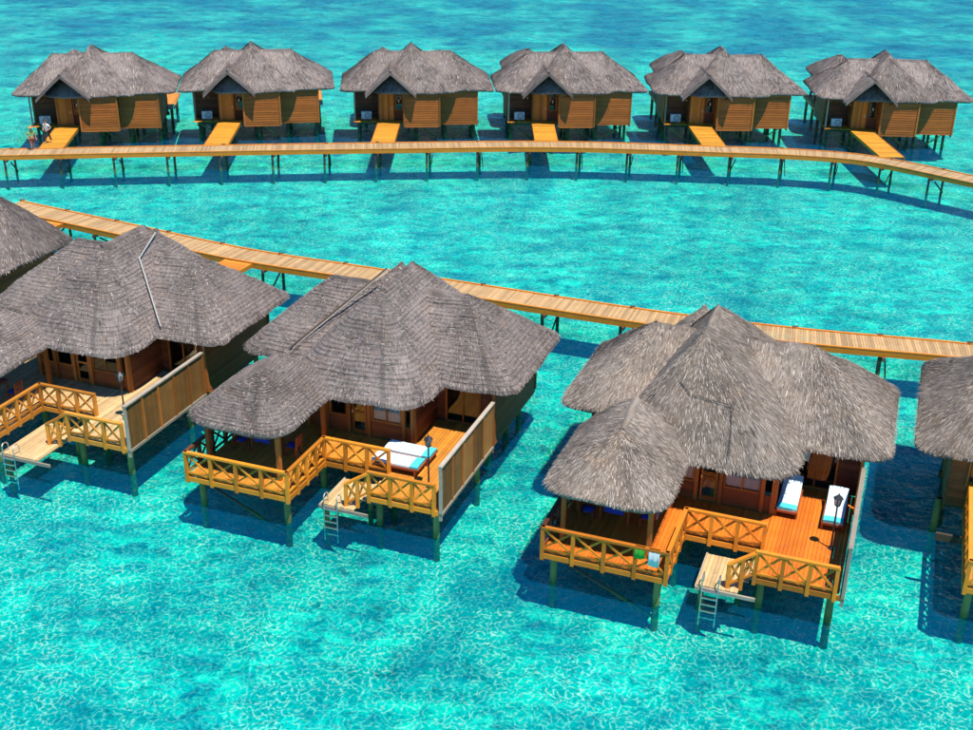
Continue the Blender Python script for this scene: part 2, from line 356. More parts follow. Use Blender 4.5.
# ------------------------------------------------------------------ thatched roofs
def rounded_rect(x0, x1, y0, y1, rad, step=0.28):
    pts = []
    cs = [(x1-rad, y0+rad, -90), (x1-rad, y1-rad, 0), (x0+rad, y1-rad, 90), (x0+rad, y0+rad, 180)]
    arc = [[(cx + rad*math.cos(R(a0+k*90/5)), cy + rad*math.sin(R(a0+k*90/5))) for k in range(6)] for cx, cy, a0 in cs]
    for k in range(4):
        pts += arc[k]
        a = arc[k][-1]; b = arc[(k+1) % 4][0]; d = math.hypot(b[0]-a[0], b[1]-a[1]); n = max(1, int(d/step))
        pts += [(a[0]+(b[0]-a[0])*j/n, a[1]+(b[1]-a[1])*j/n) for j in range(1, n)]
    return pts
class Hip:
    """hipped thatch body: eave rectangle with soft corners rising to a straight ridge"""
    SEED = 0.0
    def __init__(s, rect, axis, ridge, c, ze, zr, rad=1.0, droop=0.06, bulge=0.045, slope=0.0):
        s.rect, s.axis, s.ridge, s.c, s.ze, s.zr, s.rad, s.droop = rect, axis, ridge, c, ze, zr, rad, droop; s.sd = zr + Hip.SEED; s.bulge = bulge; s.slope = slope
        s.E = rounded_rect(*rect, rad)
    def rp(s, e):
        a, b = s.ridge
        return (min(max(e[0], a), b), s.c) if s.axis == 'x' else (s.c, min(max(e[1], a), b))
    def pt(s, e, t, off=0.0):
        r = s.rp(e); zr = s.zr
        if s.slope: u = ((r[0] if s.axis == 'x' else r[1]) - s.ridge[0])/(s.ridge[1]-s.ridge[0]); zr = s.zr + s.slope*(u-0.5)
        x = e[0] + (r[0]-e[0])*t; y = e[1] + (r[1]-e[1])*t
        z = s.ze + (zr-s.ze) * (t + s.bulge*math.sin(math.pi*min(1, max(0, t)))) + off
        z += 0.11*mnoise.noise((x*0.55, y*0.55, s.sd)) + 0.045*mnoise.noise((x*2.1, y*2.1, s.sd))
        z -= s.droop * (1-t)**4
        return Vector((x, y, z))
    def mesh(s, mb, courses=0, rnd=RND):
        n = len(s.E); rows = []; uvs = []
        per = [0.0]
        for i in range(1, n): per.append(per[-1] + math.hypot(s.E[i][0]-s.E[i-1][0], s.E[i][1]-s.E[i-1][1]))
        L = 4.5
        def ring(t, off, jit=0.0):
            rows.append([s.pt(e, t, off + (rnd.uniform(-jit, jit) if jit else 0)) for e in s.E])
            uvs.extend([(u*0.5, t*L) for u in per])
        # underside, then the thick cut eave, then the outer slope
        def uring(t, off): ring(t, off)
        uring(0.97, -0.34); uring(0.5, -0.34); uring(0.05, -0.36)
        rows.append([s.pt(e, 0.012, -0.20 + 0.07*mnoise.noise((e[0]*3, e[1]*3, 5))) for e in s.E]); uvs.extend([(u*0.5, -0.25) for u in per])
        rows.append([s.pt(e, -0.015, -0.10 + 0.05*mnoise.noise((e[0]*4, e[1]*4, 1))) for e in s.E]); uvs.extend([(u*0.5, -0.1) for u in per])
        if courses:
            for k in range(courses):
                t0 = k/courses; t1 = (k+1)/courses
                w = rnd.uniform(0.02, 0.055)
                ring(t0 + rnd.uniform(-0.006, 0.004), w, 0.016); ring(t1 - 0.006, 0.0, 0.012)
        else:
            for k in range(19): ring(k/18*0.995, 0.0, 0.012)
        ring(1.0, 0.03)
        mb.grid(rows, 0.5, smooth=(courses == 0), close=True, uvs=uvs)
    def straw(s, mb, count, rnd, ln=(0.28, 0.6), wd=(0.025, 0.055), skew=0.28, cross=0.0, fringe=0.13):
        n = len(s.E)
        for _ in range(count):
            i = rnd.randrange(n); e0 = s.E[i]; e1 = s.E[(i+1) % n]; k = rnd.random()
            e = (e0[0]+(e1[0]-e0[0])*k, e0[1]+(e1[1]-e0[1])*k)
            t = rnd.random()**1.3
            if rnd.random() < fringe: t = rnd.uniform(-0.03, 0.03)
            a = s.pt(e, t); b = s.pt(e, t + 0.04)
            d = (a - b).normalized(); side = d.cross(Vector((0, 0, 1)))
            if side.length < 1e-3: continue
            side.normalize(); nrm = side.cross(d).normalized()
            if nrm.z < 0: nrm = -nrm
            l = rnd.uniform(*ln); w = rnd.uniform(*wd)
            if rnd.random() < cross and t > 0.03:
                d, side = (side + d*rnd.uniform(-0.25, 0.25)).normalized(), d; l *= 0.9
            else: d = (d + side * rnd.uniform(-skew, skew)).normalized()
            if t < 0.04: l *= rnd.uniform(0.5, 1.0)
            p0 = a - d*l*0.5 + nrm*0.012; p1 = a + d*l*0.5 + nrm*rnd.uniform(0.014, 0.045)
            mb.add([p0 - side*w*0.5, p0 + side*w*0.5, p1 + side*w*0.35, p1 - side*w*0.35], [(0, 1, 2, 3)], rnd.random())

EAVE = 3.86
def roof_bodies(cx, dz, ry, rz, wy0, pv, we, wz):
    return dict(
        wing=Hip((-1.6, 10.95, wy0, 13.7), 'x', (1.3, we), (wy0+13.7)/2+0.1, EAVE+dz, wz+dz, 0.45 if dz else 0.8, bulge=-0.02 if dz else 0.02),
        main=Hip((1.1 if cx < 4.5 else 1.55, 7.9, 4.15, 14.4), 'y', ry, cx, EAVE-0.02+dz, rz+dz, 0.8 if dz else 1.3, bulge=-0.03 if dz else 0.03),
        pavilion=Hip((-0.3, 4.1, 0.3, pv[4]), 'y', pv[:2], 1.9, EAVE-0.03+dz, pv[2]+dz, 1.0, bulge=0.07, slope=pv[3]))
def ridge_cap(mb, pts, r=0.17):
    # saddle of folded leaves over a ridge
    for a, b in zip(pts[:-1], pts[1:]):
        a = Vector(a); b = Vector(b); d = (b-a).normalized(); s = d.cross(Vector((0,0,1))).normalized()
        n = max(2, int((b-a).length/0.35)); rows = []
        for k in range(n+1):
            c = a + (b-a)*k/n; w = 0.05*mnoise.noise((c.x*2, c.y*2, c.z))
            rows.append([c + s*x*(r+w) + Vector((0,0,z + w*0.6)) for x, z in ((-2.2,-0.26),(-1.2,-0.06),(-0.5,0.035),(0,0.06),(0.5,0.035),(1.2,-0.06),(2.2,-0.26))])
        mb.grid(rows, [RND.uniform(0.15, 0.75) for _ in range(7*(n+1))])
def gable_roof(root, th, straw_mb, rnd, cnt, dz):
    xc, hw, za, zb, y0, y1 = 2.5, 2.05, 5.5+dz, 3.62+dz, 10.2, 14.95
    mb = MB()
    for sgn in (-1, 1):
        rows = []; uvs = []
        ny = 14
        for k in range(8):
            t = k/7
            rows.append([(xc + sgn*hw*(1-t), y0+(y1-y0)*j/ny + 0.03*mnoise.noise((t*6, j, sgn)), zb+(za-zb)*(t+0.03*math.sin(math.pi*t)) + 0.03*mnoise.noise((t*4, j*0.7, 3*sgn))) for j in range(ny+1)])
            uvs += [((y1-y0)*j/ny*0.5, t*2.6) for j in range(ny+1)]
        under = [[(p[0], p[1], p[2]-0.26) for p in row] for row in rows]
        allr = rows + under[::-1] + [rows[0]]
        uvs2 = uvs + uvs[::-1] + uvs[:ny+1]
        mb.grid(allr, 0.5, uvs=uvs2)
        # cut edge towards the walkway
        e = [row[-1] for row in rows]; u = [row[-1] for row in under]
        mb.grid([e, u], 0.5, smooth=False)
        for _ in range(cnt):
            t = rnd.random(); y = rnd.uniform(y0, y1-0.05)
            x = xc + sgn*hw*(1-t); z = zb+(za-zb)*(t+0.03*math.sin(math.pi*t))+0.015
            l = rnd.uniform(0.25, 0.5)*0.5; w = rnd.uniform(0.015, 0.028); dx = sgn*hw; dz = zb-za; m_ = math.hypot(dx, dz); dx /= m_; dz /= m_
            straw_mb.add([(x-dx*l, y-w, z-dz*l), (x-dx*l, y+w, z-dz*l), (x+dx*l, y+w*0.7, z+dz*l+0.04), (x+dx*l, y-w*0.7, z+dz*l+0.04)], [(0,1,2,3)], rnd.random())
    return mb

# ------------------------------------------------------------------ bungalow parts
def planks_x(mb, x0, x1, y0, y1, z, th=0.04, w=0.14, gap=0.012, along='x'):
    """boards laid side by side; along = direction of each board"""
    a0, a1 = (y0, y1) if along == 'x' else (x0, x1)
    n = max(1, round((a1-a0)/w)); w = (a1-a0)/n
    for k in range(n):
        p = a0 + k*w + gap/2; q = a0 + (k+1)*w - gap/2; dz = RND.uniform(-0.004, 0.004)
        if along == 'x': mb.box(x0 + RND.uniform(0, 0.015), x1 - RND.uniform(0, 0.015), p, q, z-th+dz, z+dz)
        else: mb.box(p, q, y0 + RND.uniform(0, 0.015), y1 - RND.uniform(0, 0.015), z-th+dz, z+dz)
def siding(mb, p, q, z0, z1, out, bh=0.19, th=0.05):
    """horizontal lapped boards between two plan points; out = outward plan normal"""
    p = Vector((*p, 0)); q = Vector((*q, 0)); o = Vector((*out, 0)).normalized()
    n = max(1, round((z1-z0)/bh)); bh = (z1-z0)/n
    for k in range(n):
        a = z0 + k*bh; b = a + bh - 0.012
        vs = []
        for c in (p, q):
            vs += [c - o*th + Vector((0,0,a)), c + o*0.022 + Vector((0,0,a)), c + o*0.004 + Vector((0,0,b)), c - o*th + Vector((0,0,b))]
        mb.add(vs, [(0,1,2,3),(7,6,5,4),(0,4,5,1),(1,5,6,2),(2,6,7,3),(3,7,4,0)], None)
def railing(root, p, q, z, mat, h=1.0, bays=None, z2=None, ends=(True, True), low=True):
    """one run of rail: handrail and foot rail, posts and crossed braces as pieces of it"""
    z2 = z if z2 is None else z2
    p3 = Vector((p[0], p[1], z)); q3 = Vector((q[0], q[1], z2)); L = (q3-p3).length
    up = Vector((0, 0, 1)); d = (q3-p3)
    n = bays or max(1, round(L/1.12))
    mb = MB()
    ext = d.normalized()*0.05
    mb.beam(p3 + up*h - ext, q3 + up*h + ext, 0.15, 0.09)
    if low: mb.beam(p3 + up*0.13, q3 + up*0.13, 0.06, 0.08)
    o = mb.build('railing', mat, root)
    for k in range(n+1):
        if (k == 0 and not ends[0]) or (k == n and not ends[1]): continue
        c = p3 + d*k/n
        MB().beam(c - up*0.32, c + up*(h-0.04), 0.13, 0.13, up=(d.x, d.y, 0)).build('post', mat, o)
    for k in range(n):
        a = p3 + d*k/n; b = p3 + d*(k+1)/n; s = d.normalized()*0.05
        off = Vector((-d.y, d.x, 0)).normalized()*0.018
        m2 = MB()
        m2.beam(a + s + up*0.17 + off, b - s + up*(h-0.05) + off, 0.04, 0.08)
        m2.beam(a + s + up*(h-0.05) - off, b - s + up*0.17 - off, 0.04, 0.08)
        m2.build('cross_brace', mat, o)
    return o
def window(root, x0, x1, y, z0, z1, out, curtain=True, mullions=1, mat='frame_wood'):
    """window set in a wall facing -y (out = -1) or +y (out = 1)"""
    mb = MB(); f = 0.07; yo = y + out*0.05
    ya, yb = sorted((y - out*0.04, yo))
    mb.box(x0, x1, ya, yb, z0-f, z0); mb.box(x0, x1, ya, yb, z1, z1+f)
    mb.box(x0-f, x0, ya, yb, z0-f, z1+f); mb.box(x1, x1+f, ya, yb, z0-f, z1+f)
    for k in range(mullions):
        xm = x0 + (x1-x0)*(k+1)/(mullions+1); mb.box(xm-0.03, xm+0.03, ya+0.008, yb-0.008, z0, z1)
    o = mb.build('window', M[mat], root)
    n = mullions+1
    for k in range(n):
        a = x0 + (x1-x0)*k/n; b = x0 + (x1-x0)*(k+1)/n; yp = y + out*0.006
        MB().box(a+0.031, b-0.031, yp-0.004, yp+0.004, z0, z1).build('pane', M['glass'], o)
    if curtain:
        rows = []
        for zz in (z0, z1):
            rows.append([(x0 + (x1-x0)*j/24, y - out*(0.10 + 0.025*math.sin(j*1.7)), zz) for j in range(25)])
        MB().grid(rows, 0.5).build('curtain', M['curtain'], o)
    return o

def pile(root, x, y, ztop, r=0.13, mat='pile'):
    mb = MB(); zs = [BED-0.1, -0.3, 0.2, 0.8, ztop]
    rows = []
    sd = RND.random()*50
    for k, z in enumerate(zs):
        rows.append([(x + math.cos(a*math.pi/5)*r*(1+0.10*mnoise.noise((sd, z*2, a))), y + math.sin(a*math.pi/5)*r*(1+0.10*mnoise.noise((sd+9, z*2, a))), z) for a in range(10)])
    mb.grid(rows, [RND.uniform(0.2, 0.9)]*50, close=True)
    mb.add(rows[-1], [tuple(range(10))], 0.5)
    return mb.build('pile', M[mat], root)

def bungalow(name, seed, rail, deck, courses, th, st, straw_n, front=True, plat='deck_pale', screen_cols=5, cx=4.4, dz=0.0, ry=(7.9, 11.1), rz=7.15, alt=False, we=7.6, wz=6.3, platform=(5.35, 6.75, 0.75, 2.75)):
    """local axes: x to the right seen from the sea, y towards the walkway; z = height above the water"""
    global RND
    RND = random.Random(seed); rnd = random.Random(seed*13+1)
    root = empty(name, (0, 0, 0))
    RL, DK = M[rail], M[deck]
    # --- roof
    wy0 = 5.0 if alt else 6.8
    pv = (2.6, 4.1, 5.15, 0.15, 5.7) if courses else (2.9, 4.9, 5.42, 0.35, 6.2)
    Hip.SEED = seed*1.73
    B = roof_bodies(cx, dz, ry, rz, wy0, pv, we, wz); wyc = (wy0+13.7)/2+0.1
    mb = MB(); B['wing'].mesh(mb, courses, rnd)
    roof = mb.build('thatch_roof', M[th], root)
    mb = MB(); B['main'].mesh(mb, courses and courses+4, rnd); mb.build('roof_hip', M[th], roof)
    mb = MB(); B['pavilion'].mesh(mb, courses and courses-2, rnd); mb.build('pavilion_roof', M[th], roof)
    smb = MB()
    far = not front
    w = (0.02, 0.04) if far else ((0.012, 0.028) if courses else (0.010, 0.022))
    ln = (0.2, 0.4) if far else ((0.10, 0.26) if courses else (0.11, 0.27))
    sk = 0.6 if courses else (0.15 if far else 0.26)
    B['wing'].straw(smb, int(straw_n*0.45), rnd, ln, w, sk, 0.6 if courses else 0.0, 0.05 if far else 0.13)
    B['main'].straw(smb, int(straw_n*0.36), rnd, ln, w, sk, 0.6 if courses else 0.0, 0.05 if far else 0.13)
    B['pavilion'].straw(smb, int(straw_n*0.19), rnd, ln, w, sk, 0.6 if courses else 0.0, 0.05 if far else 0.13)
    gm = gable_roof(root, th, smb, rnd, int(straw_n*0.03), dz); gm.build('entrance_gable', M[th], roof)
    so = smb.build('loose_straw', M[st], roof, kind='stuff')
    for pts in ([(cx, ry[0]+0.02, rz+dz), (cx, ry[1]-0.02, rz+dz)], [(1.32, wyc, wz+dz), (3.4, wyc, wz+dz)], [(5.3, wyc, wz+dz), (we-0.02, wyc, wz+dz)], [(1.9, pv[0]+0.02, pv[2]-pv[3]/2+dz), (1.9, pv[1]-0.02, pv[2]+pv[3]/2+dz)], [(2.5, 11.0, 5.51+dz), (2.5, 14.97, 5.51+dz)]):
        mb = MB(); ridge_cap(mb, pts, 0.09); mb.build('ridge_cap', M[st], roof)
    WT = 3.95 + dz
    w1, w2 = (14.26, 13.56) if dz else (13.15, 12.6)
    wmat = 'wall_far' if far else 'wall_brown'
    # --- walls (each wall its own mesh of lapped boards)
    def wall(p, q, out, z0=DECK-0.12, z1=None, mat=None):
        z1 = z1 or (3.70+dz if dz and out == (0, 1) else WT); mat = mat or wmat; mb = MB(); siding(mb, p, q, z0, z1, out); return mb.build('wall', M[mat], root)
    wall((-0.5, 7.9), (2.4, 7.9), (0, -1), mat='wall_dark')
    xr = 9.6 if far or alt else 10.03
    wall((xr, w2), (xr, 7.1 if xr > 10 else 7.9), (1, 0), z0=DECK-0.35, z1=3.72+dz, mat='wall_side')
    wall((-0.5, 7.9), (-0.5, 11.6), (-1, 0))
    wall((3.55, w1), (6.45, w1), (0, 1), z0=DECK-0.25)
    wall((6.5, w2), (xr, w2), (0, 1), z0=DECK-0.2)
    wall((6.45, w1), (6.45, w2), (1, 0), z0=DECK-0.25)
    wall((3.55, 12.9), (3.55, w1), (-1, 0))
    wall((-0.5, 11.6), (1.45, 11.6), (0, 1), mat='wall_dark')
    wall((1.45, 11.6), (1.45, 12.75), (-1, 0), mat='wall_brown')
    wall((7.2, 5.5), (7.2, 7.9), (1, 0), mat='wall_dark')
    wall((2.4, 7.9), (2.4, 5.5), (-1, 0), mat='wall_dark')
    # corner boards
    for x, y in ((xr, w2), (-0.5, 11.6), (3.55, w1+0.02), (6.47, w1+0.02), (xr+0.02, 7.1 if xr > 10 else 7.9), (7.22, 5.48), (2.38, 5.48)):
        MB().box(x-0.06, x+0.06, y-0.06, y+0.06, DECK-0.2, 3.60+dz).build('corner_board', M['frame_wood'], root)
    # entrance side: door, side light, wall lantern, porch posts
    MB().box(1.45, 3.55, 12.70, 12.78, DECK, WT).build('porch_wall', M['wall_dark'], root)
    dmb = MB()
    for k in range(7): dmb.box(1.58+k*0.157, 1.58+k*0.157+0.148, 12.82, 12.87, DECK+0.02, DECK+2.2+dz*0.7)
    door = dmb.build('door', M['door_wood'], root)
    MB().box(2.56, 2.60, 12.87, 12.93, DECK+0.95, DECK+1.15).build('door_handle', M['steel'], door)
    mb = MB(); mb.box(1.50, 1.575, 12.80, 12.90, DECK, DECK+2.3+dz*0.7); mb.box(2.685, 2.76, 12.80, 12.90, DECK, DECK+2.3+dz*0.7); mb.box(1.575, 2.685, 12.80, 12.90, DECK+2.205+dz*0.7, DECK+2.3+dz*0.7)
    mb.build('door_frame', M['frame_wood'], door)
    window(root, 2.92, 3.42, 12.79, DECK+0.9, DECK+2.1+dz*0.7, 1, True, 0)
    lan = MB(); lan.box(3.08, 3.22, 12.86, 13.0, DECK+1.75, DECK+1.82); lan.box(3.10, 3.20, 12.88, 12.98, DECK+1.48, DECK+1.52); lan.box(3.08, 3.22, 12.855, 12.87, DECK+1.45, DECK+1.9)
    lo = lan.build('wall_lantern', M['black'], root); MB().box(3.105, 3.195, 12.885, 12.975, DECK+1.52, DECK+1.75).build('lantern_glass', M['lamp_glass'], lo)
    # gable front above the door
    mb = MB(); mb.add([(x_, y_, z_+dz) for x_, y_, z_ in ((1.05, 13.0, 3.85), (3.95, 13.0, 3.85), (2.5, 13.0, 5.15), (1.05, 12.94, 3.85), (3.95, 12.94, 3.85), (2.5, 12.94, 5.15))], [(0,1,2)[::-1], (3,4,5), (0,3,5,2), (1,2,5,4), (0,1,4,3)], 0.5)
    mb.build('gable_wall', M[wmat], root)
    for x in (0.85, 4.15):
        MB().beam((x, 13.2, 3.5+dz), (x, 14.7, 3.42+dz), 0.10, 0.14).build('gable_beam', M['frame_wood'], root)
    MB().box(-0.55, -0.43, 12.7, 12.82, DECK-0.1, 3.95+dz).build('porch_post', M['screen_frame'], root)
    # porch floor and bridge to the walkway
    mb = MB(); planks_x(mb, -0.6, 1.42, 11.65, 13.25, DECK+0.0, along='y'); planks_x(mb, 1.43, 3.6, 12.8, 13.6, DECK+0.0, along='x')
    mb.build('porch_floor', M['beam_orange'] if far else DK, root, kind='stuff')
    # --- deck
    mb = MB()
    planks_x(mb, 0.02, 4.38, 0.05, 7.85, DECK, along='y')
    planks_x(mb, 4.385, 7.18, 3.06, 5.42, DECK, along='y')
    planks_x(mb, 7.19, 8.85 if alt else 10.0, 0.1 if alt else 1.25, 7.85, DECK, along='y')
    mb.build('deck_boards', DK, root, kind='stuff')
    fm = MB()
    for p, q in (((0,0),(4.4,0)), ((0,0),(0,7.8)), ((4.4,0),(4.4,3.05)), ((4.4,3.0),(7.2,3.0)), ((7.2,1.2),(7.2,3.05)), *((((7.2,0.05),(8.85,0.05)), ((8.85,0.05),(8.85,7.9))) if alt else (((7.2,1.2),(10.05,1.2)), ((10.05,1.2),(10.05,6.8))))):
        fm.beam((*p, DECK-0.16), (*q, DECK-0.16), 0.06, 0.20)
    fm.build('deck_edge_beams', RL, root)
    jm = MB()
    for y in (0.5, 3.4, 6.0, 8.2, 10.5, 12.4): jm.box(-0.3 if y > 7 else 0.1, 9.8 if y > 3 else 4.3, y-0.06, y+0.06, DECK-0.42, DECK-0.13)
    jm.box(7.3, 8.7 if alt else 9.9, 1.6, 1.72, DECK-0.42, DECK-0.13)
    jm.box(-0.45, 9.55, 7.95, 12.55, DECK-0.129, DECK-0.02)
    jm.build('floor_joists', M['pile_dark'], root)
    # --- piles and slanted braces
    spots = [(0.3,0.5),(4.05,0.5),(7.4,1.66),(8.6 if alt else 9.75, 0.5 if alt else 1.66),(0.3,3.4),(4.1,3.4),(7.2,3.4),(0.3,6.0),(4.1,6.0),(9.75,6.0),(7.2,6.0)]
    for x, y in spots: pile(root, x, y, DECK-0.13)
    for x in (-0.2, 2.2, 4.6, 7.0, 9.4):
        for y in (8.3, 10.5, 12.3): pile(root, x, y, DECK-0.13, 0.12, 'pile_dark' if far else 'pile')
    MB().tube((0.35, 0.38, 1.15), (3.95, 0.38, -0.45), 0.055, n=8).build('slant_brace', M['pile_dark'], root)
    if far:
        for a, b in (((4.7, 12.42, 1.1), (6.9, 12.42, -0.5)), ((7.1, 12.42, -0.4), (9.3, 12.42, 1.1)), ((-0.1, 12.42, 1.1), (2.1, 12.42, -0.5))):
            MB().tube(a, b, 0.05, n=6).build('slant_brace', M['pile'], root)
    # --- pavilion posts and plate
    for x, y in ((0.45,0.95),(3.55,0.95),(0.45,5.2),(3.55,4.6),(0.45,3.0)):
        MB().box(x-0.08, x+0.08, y-0.08, y+0.08, DECK, 3.72+dz).build('pavilion_post', M['frame_wood'], root)
    pm = MB(); pm.box(0.37,3.63,0.88,1.02,3.721+dz,3.84+dz); pm.box(0.38,0.52,1.03,5.3,3.721+dz,3.84+dz); pm.box(3.48,3.62,1.03,5.3,3.721+dz,3.84+dz)
    pm.build('pavilion_plate', M['frame_wood'], root)
    # --- sea front: posts, windows, glass door
    xs = [2.4, 3.3, 4.3, 5.2, 6.75, 7.2]
    mb = MB()
    siding(mb, (2.4, 5.5), (4.3, 5.5), DECK, DECK+0.72, (0,-1)); siding(mb, (5.2, 5.5), (7.2, 5.5), DECK, DECK+0.72, (0,-1))
    mb.build('wall', M['wall_brown'], root)
    mb = MB(); siding(mb, (2.4, 5.5), (7.2, 5.5), DECK+2.12, WT, (0,-1)); mb.build('wall', M['wall_brown'], root)
    for x in xs[:-1]+[7.14]: MB().box(x-0.07, x+0.07, 5.40, 5.58, DECK, WT).build('wall_post', M['frame_wood'], root)
    window(root, 2.55, 3.15, 5.5, DECK+0.80, DECK+2.04, -1, True, 0)
    window(root, 3.45, 4.15, 5.5, DECK+0.80, DECK+2.04, -1, seed % 2 == 0, 0)
    window(root, 5.36, 6.60, 5.5, DECK+0.80, DECK+2.04, -1, True, 1)
    mb = MB()
    for a, b in ((4.44, 4.52), (5.0, 5.08)): mb.box(a, b, 5.46, 5.51, DECK+0.02, DECK+2.1)
    for a, b in ((0.02, 0.22), (0.95, 1.05), (2.02, 2.1)): mb.box(4.52, 5.0, 5.46, 5.51, DECK+a, DECK+b)
    gd = mb.build('glass_door', M['frame_wood'], root)
    MB().box(4.53, 4.99, 5.482, 5.490, DECK+0.22, DECK+2.02).build('pane', M['glass'], gd)
    MB().box(4.46, 4.50, 5.41, 5.455, DECK+0.98, DECK+1.12).build('handle', M['steel'], gd)
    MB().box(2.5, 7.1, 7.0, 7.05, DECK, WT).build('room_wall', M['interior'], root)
    # terrace alcove with sliding doors
    mb = MB(); siding(mb, (7.2, 7.9), (7.6, 7.9), DECK, WT, (0,-1)); siding(mb, (9.2, 7.9), (xr-0.03, 7.9), DECK, WT, (0,-1)); siding(mb, (7.6, 7.9), (9.2, 7.9), DECK+2.15, WT, (0,-1))
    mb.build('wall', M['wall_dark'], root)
    window(root, 7.68, 9.12, 7.9, DECK+0.1, DECK+2.06, -1, False, 1)
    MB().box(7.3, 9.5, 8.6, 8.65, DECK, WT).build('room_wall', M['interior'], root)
    if not front:
        return root
    # --- railings
    railing(root, (0.0, 0.0), (4.4, 0.0), DECK, RL, bays=4)
    railing(root, (4.4, 0.0), (4.4, 3.0), DECK, RL, bays=4, ends=(False, True))
    railing(root, (4.4, 3.0), (7.2, 3.0), DECK, RL, bays=3, ends=(False, True))
    railing(root, (0.0, 0.0), (0.0, 5.6), DECK, M['wall_dark'], bays=6, ends=(False, True))
    if alt:
        railing(root, (7.2, 0.05), (8.8, 0.05), DECK, RL, bays=2)
        railing(root, (8.8, 0.05), (8.8, 5.5), DECK, RL, bays=6, ends=(False, True))
        wall((7.25, 5.6), (9.55, 5.6), (0, -1)); wall((9.6, 5.6), (9.6, 7.9), (1, 0), z0=DECK-0.35)
        window(root, 7.7, 8.9, 5.55, DECK+0.9, DECK+2.0, -1, False, 1)
        return root
    railing(root, (7.2, 1.2), (9.85, 1.2), DECK, RL, bays=3, ends=(True, True))
    railing(root, (6.35, 0.95), (7.2, 1.2), DECK-0.5, RL, bays=2, z2=DECK, ends=(True, False), h=0.95)
    # --- privacy screen
    sc = empty('privacy_screen', (0, 0, 0)); sc.parent = root
    x = 10.12; ya, yb, zt = 1.2, 6.75, DECK+1.8
    mb = MB(); mb.beam((x, ya-0.05, zt+0.03), (x, yb+0.05, zt+0.03), 0.16, 0.07); mb.build('top_rail', M['screen_frame'], sc)
    mb = MB(); mb.beam((x, ya-0.05, DECK-0.2), (x, yb+0.05, DECK-0.2), 0.14, 0.12); mb.build('bottom_rail', M['screen_frame'], sc)
    n = screen_cols
    for k in range(n+1):
        y = ya + (yb-ya)*k/n
        MB().box(x-0.055, x+0.055, y-0.05, y+0.05, DECK-0.45 if k in (0, n) else DECK-0.14, zt).build('screen_post', M['screen_frame'] if k == 0 else M['frame_wood'], sc)
    for k in range(n):
        a = ya + (yb-ya)*k/n + 0.05; b = ya + (yb-ya)*(k+1)/n - 0.05
        mb = MB(); nb = 9; w_ = (b-a)/nb; t0 = RND.uniform(0.1, 0.9)
        for j in range(nb): mb.box(x-0.02, x+0.02, a+j*w_+0.003, a+(j+1)*w_-0.003, DECK-0.13, zt-0.01, t0 + RND.uniform(-0.12, 0.12))
        mb.build('screen_panel', M['screen_brown'], sc)
    # --- swim platform with steps and ladder
    a0, a1, b0, b1 = platform; sp = MB(); planks_x(sp, a0, a1, b0, b1, DECK-0.5, th=0.05, along='y'); po = sp.build('swim_platform', M[plat], root)
    MB().beam((a0-0.05, b0-0.03, DECK-0.62), (a1+0.6, b0-0.03, DECK-0.62), 0.07, 0.13).build('platform_beam', M['screen_frame'], po)
    MB().beam((a0-0.03, b0, DECK-0.62), (a0-0.03, b1+0.15, DECK-0.62), 0.07, 0.13).build('platform_beam', M['screen_frame'], po)
    for k in range(2): MB().box(6.80+k*0.2, 7.02+k*0.2, 1.3, 2.6, DECK-0.39+k*0.17, DECK-0.35+k*0.17).build('step', M[plat], po)
    pile(root, a0+0.15, b0+0.2, DECK-0.68, 0.10); pile(root, a1-0.15, b1-0.25, DECK-0.68, 0.10)
    lad = empty('ladder', (0, 0, 0)); lad.parent = root
    for xx in (a0+0.2, a0+0.75):
        MB().path([(xx, b0+0.25, DECK-0.5), (xx, b0+0.25, DECK-0.18), (xx, b0+0.17, DECK-0.06), (xx, b0+0.01, DECK-0.04), (xx, b0-0.09, DECK-0.13), (xx, b0-0.13, -0.55)], 0.024).build('side_rail', M['steel'], lad)
    for k in range(5):
        z = DECK-0.62-k*0.27
        MB().box(a0+0.2, a0+0.75, b0-0.18, b0-0.09, z-0.02, z+0.02).build('rung', M['steel'], lad)
    # --- ramp to the walkway is added per house
    return root

def bridge(root, p, q, w, deck_mat, edge_mat, z0=DECK, z1=DECK):
    """flat timber bridge from the porch to the walkway (local plan points)"""
    p = Vector((*p, z0)); q = Vector((*q, z1)); d = (q-p); L = d.length; d.normalize(); s = Vector((d.y, -d.x, 0)).normalized()
    mb = MB(); n = int(L/0.15)
    for k in range(n):
        a = p + d*(k*L/n + 0.005); b = p + d*((k+1)*L/n - 0.005); h = s*w/2; t = Vector((0,0,0.04))
        mb.add([a-h-t, a+h-t, b+h-t, b-h-t, a-h, a+h, b+h, b-h], [(0,1,2,3)[::-1],(4,5,6,7)[::-1],(0,1,5,4)[::-1],(1,2,6,5)[::-1],(2,3,7,6)[::-1],(3,0,4,7)[::-1]])
    o = mb.build('bridge_deck', deck_mat, root)
    for sg in (-1, 1):
        e = s*sg*(w/2+0.03)
        MB().beam(p + e - Vector((0,0,0.1)), q + e - Vector((0,0,0.1)), 0.06, 0.24).build('bridge_beam', edge_mat, o)
    return o

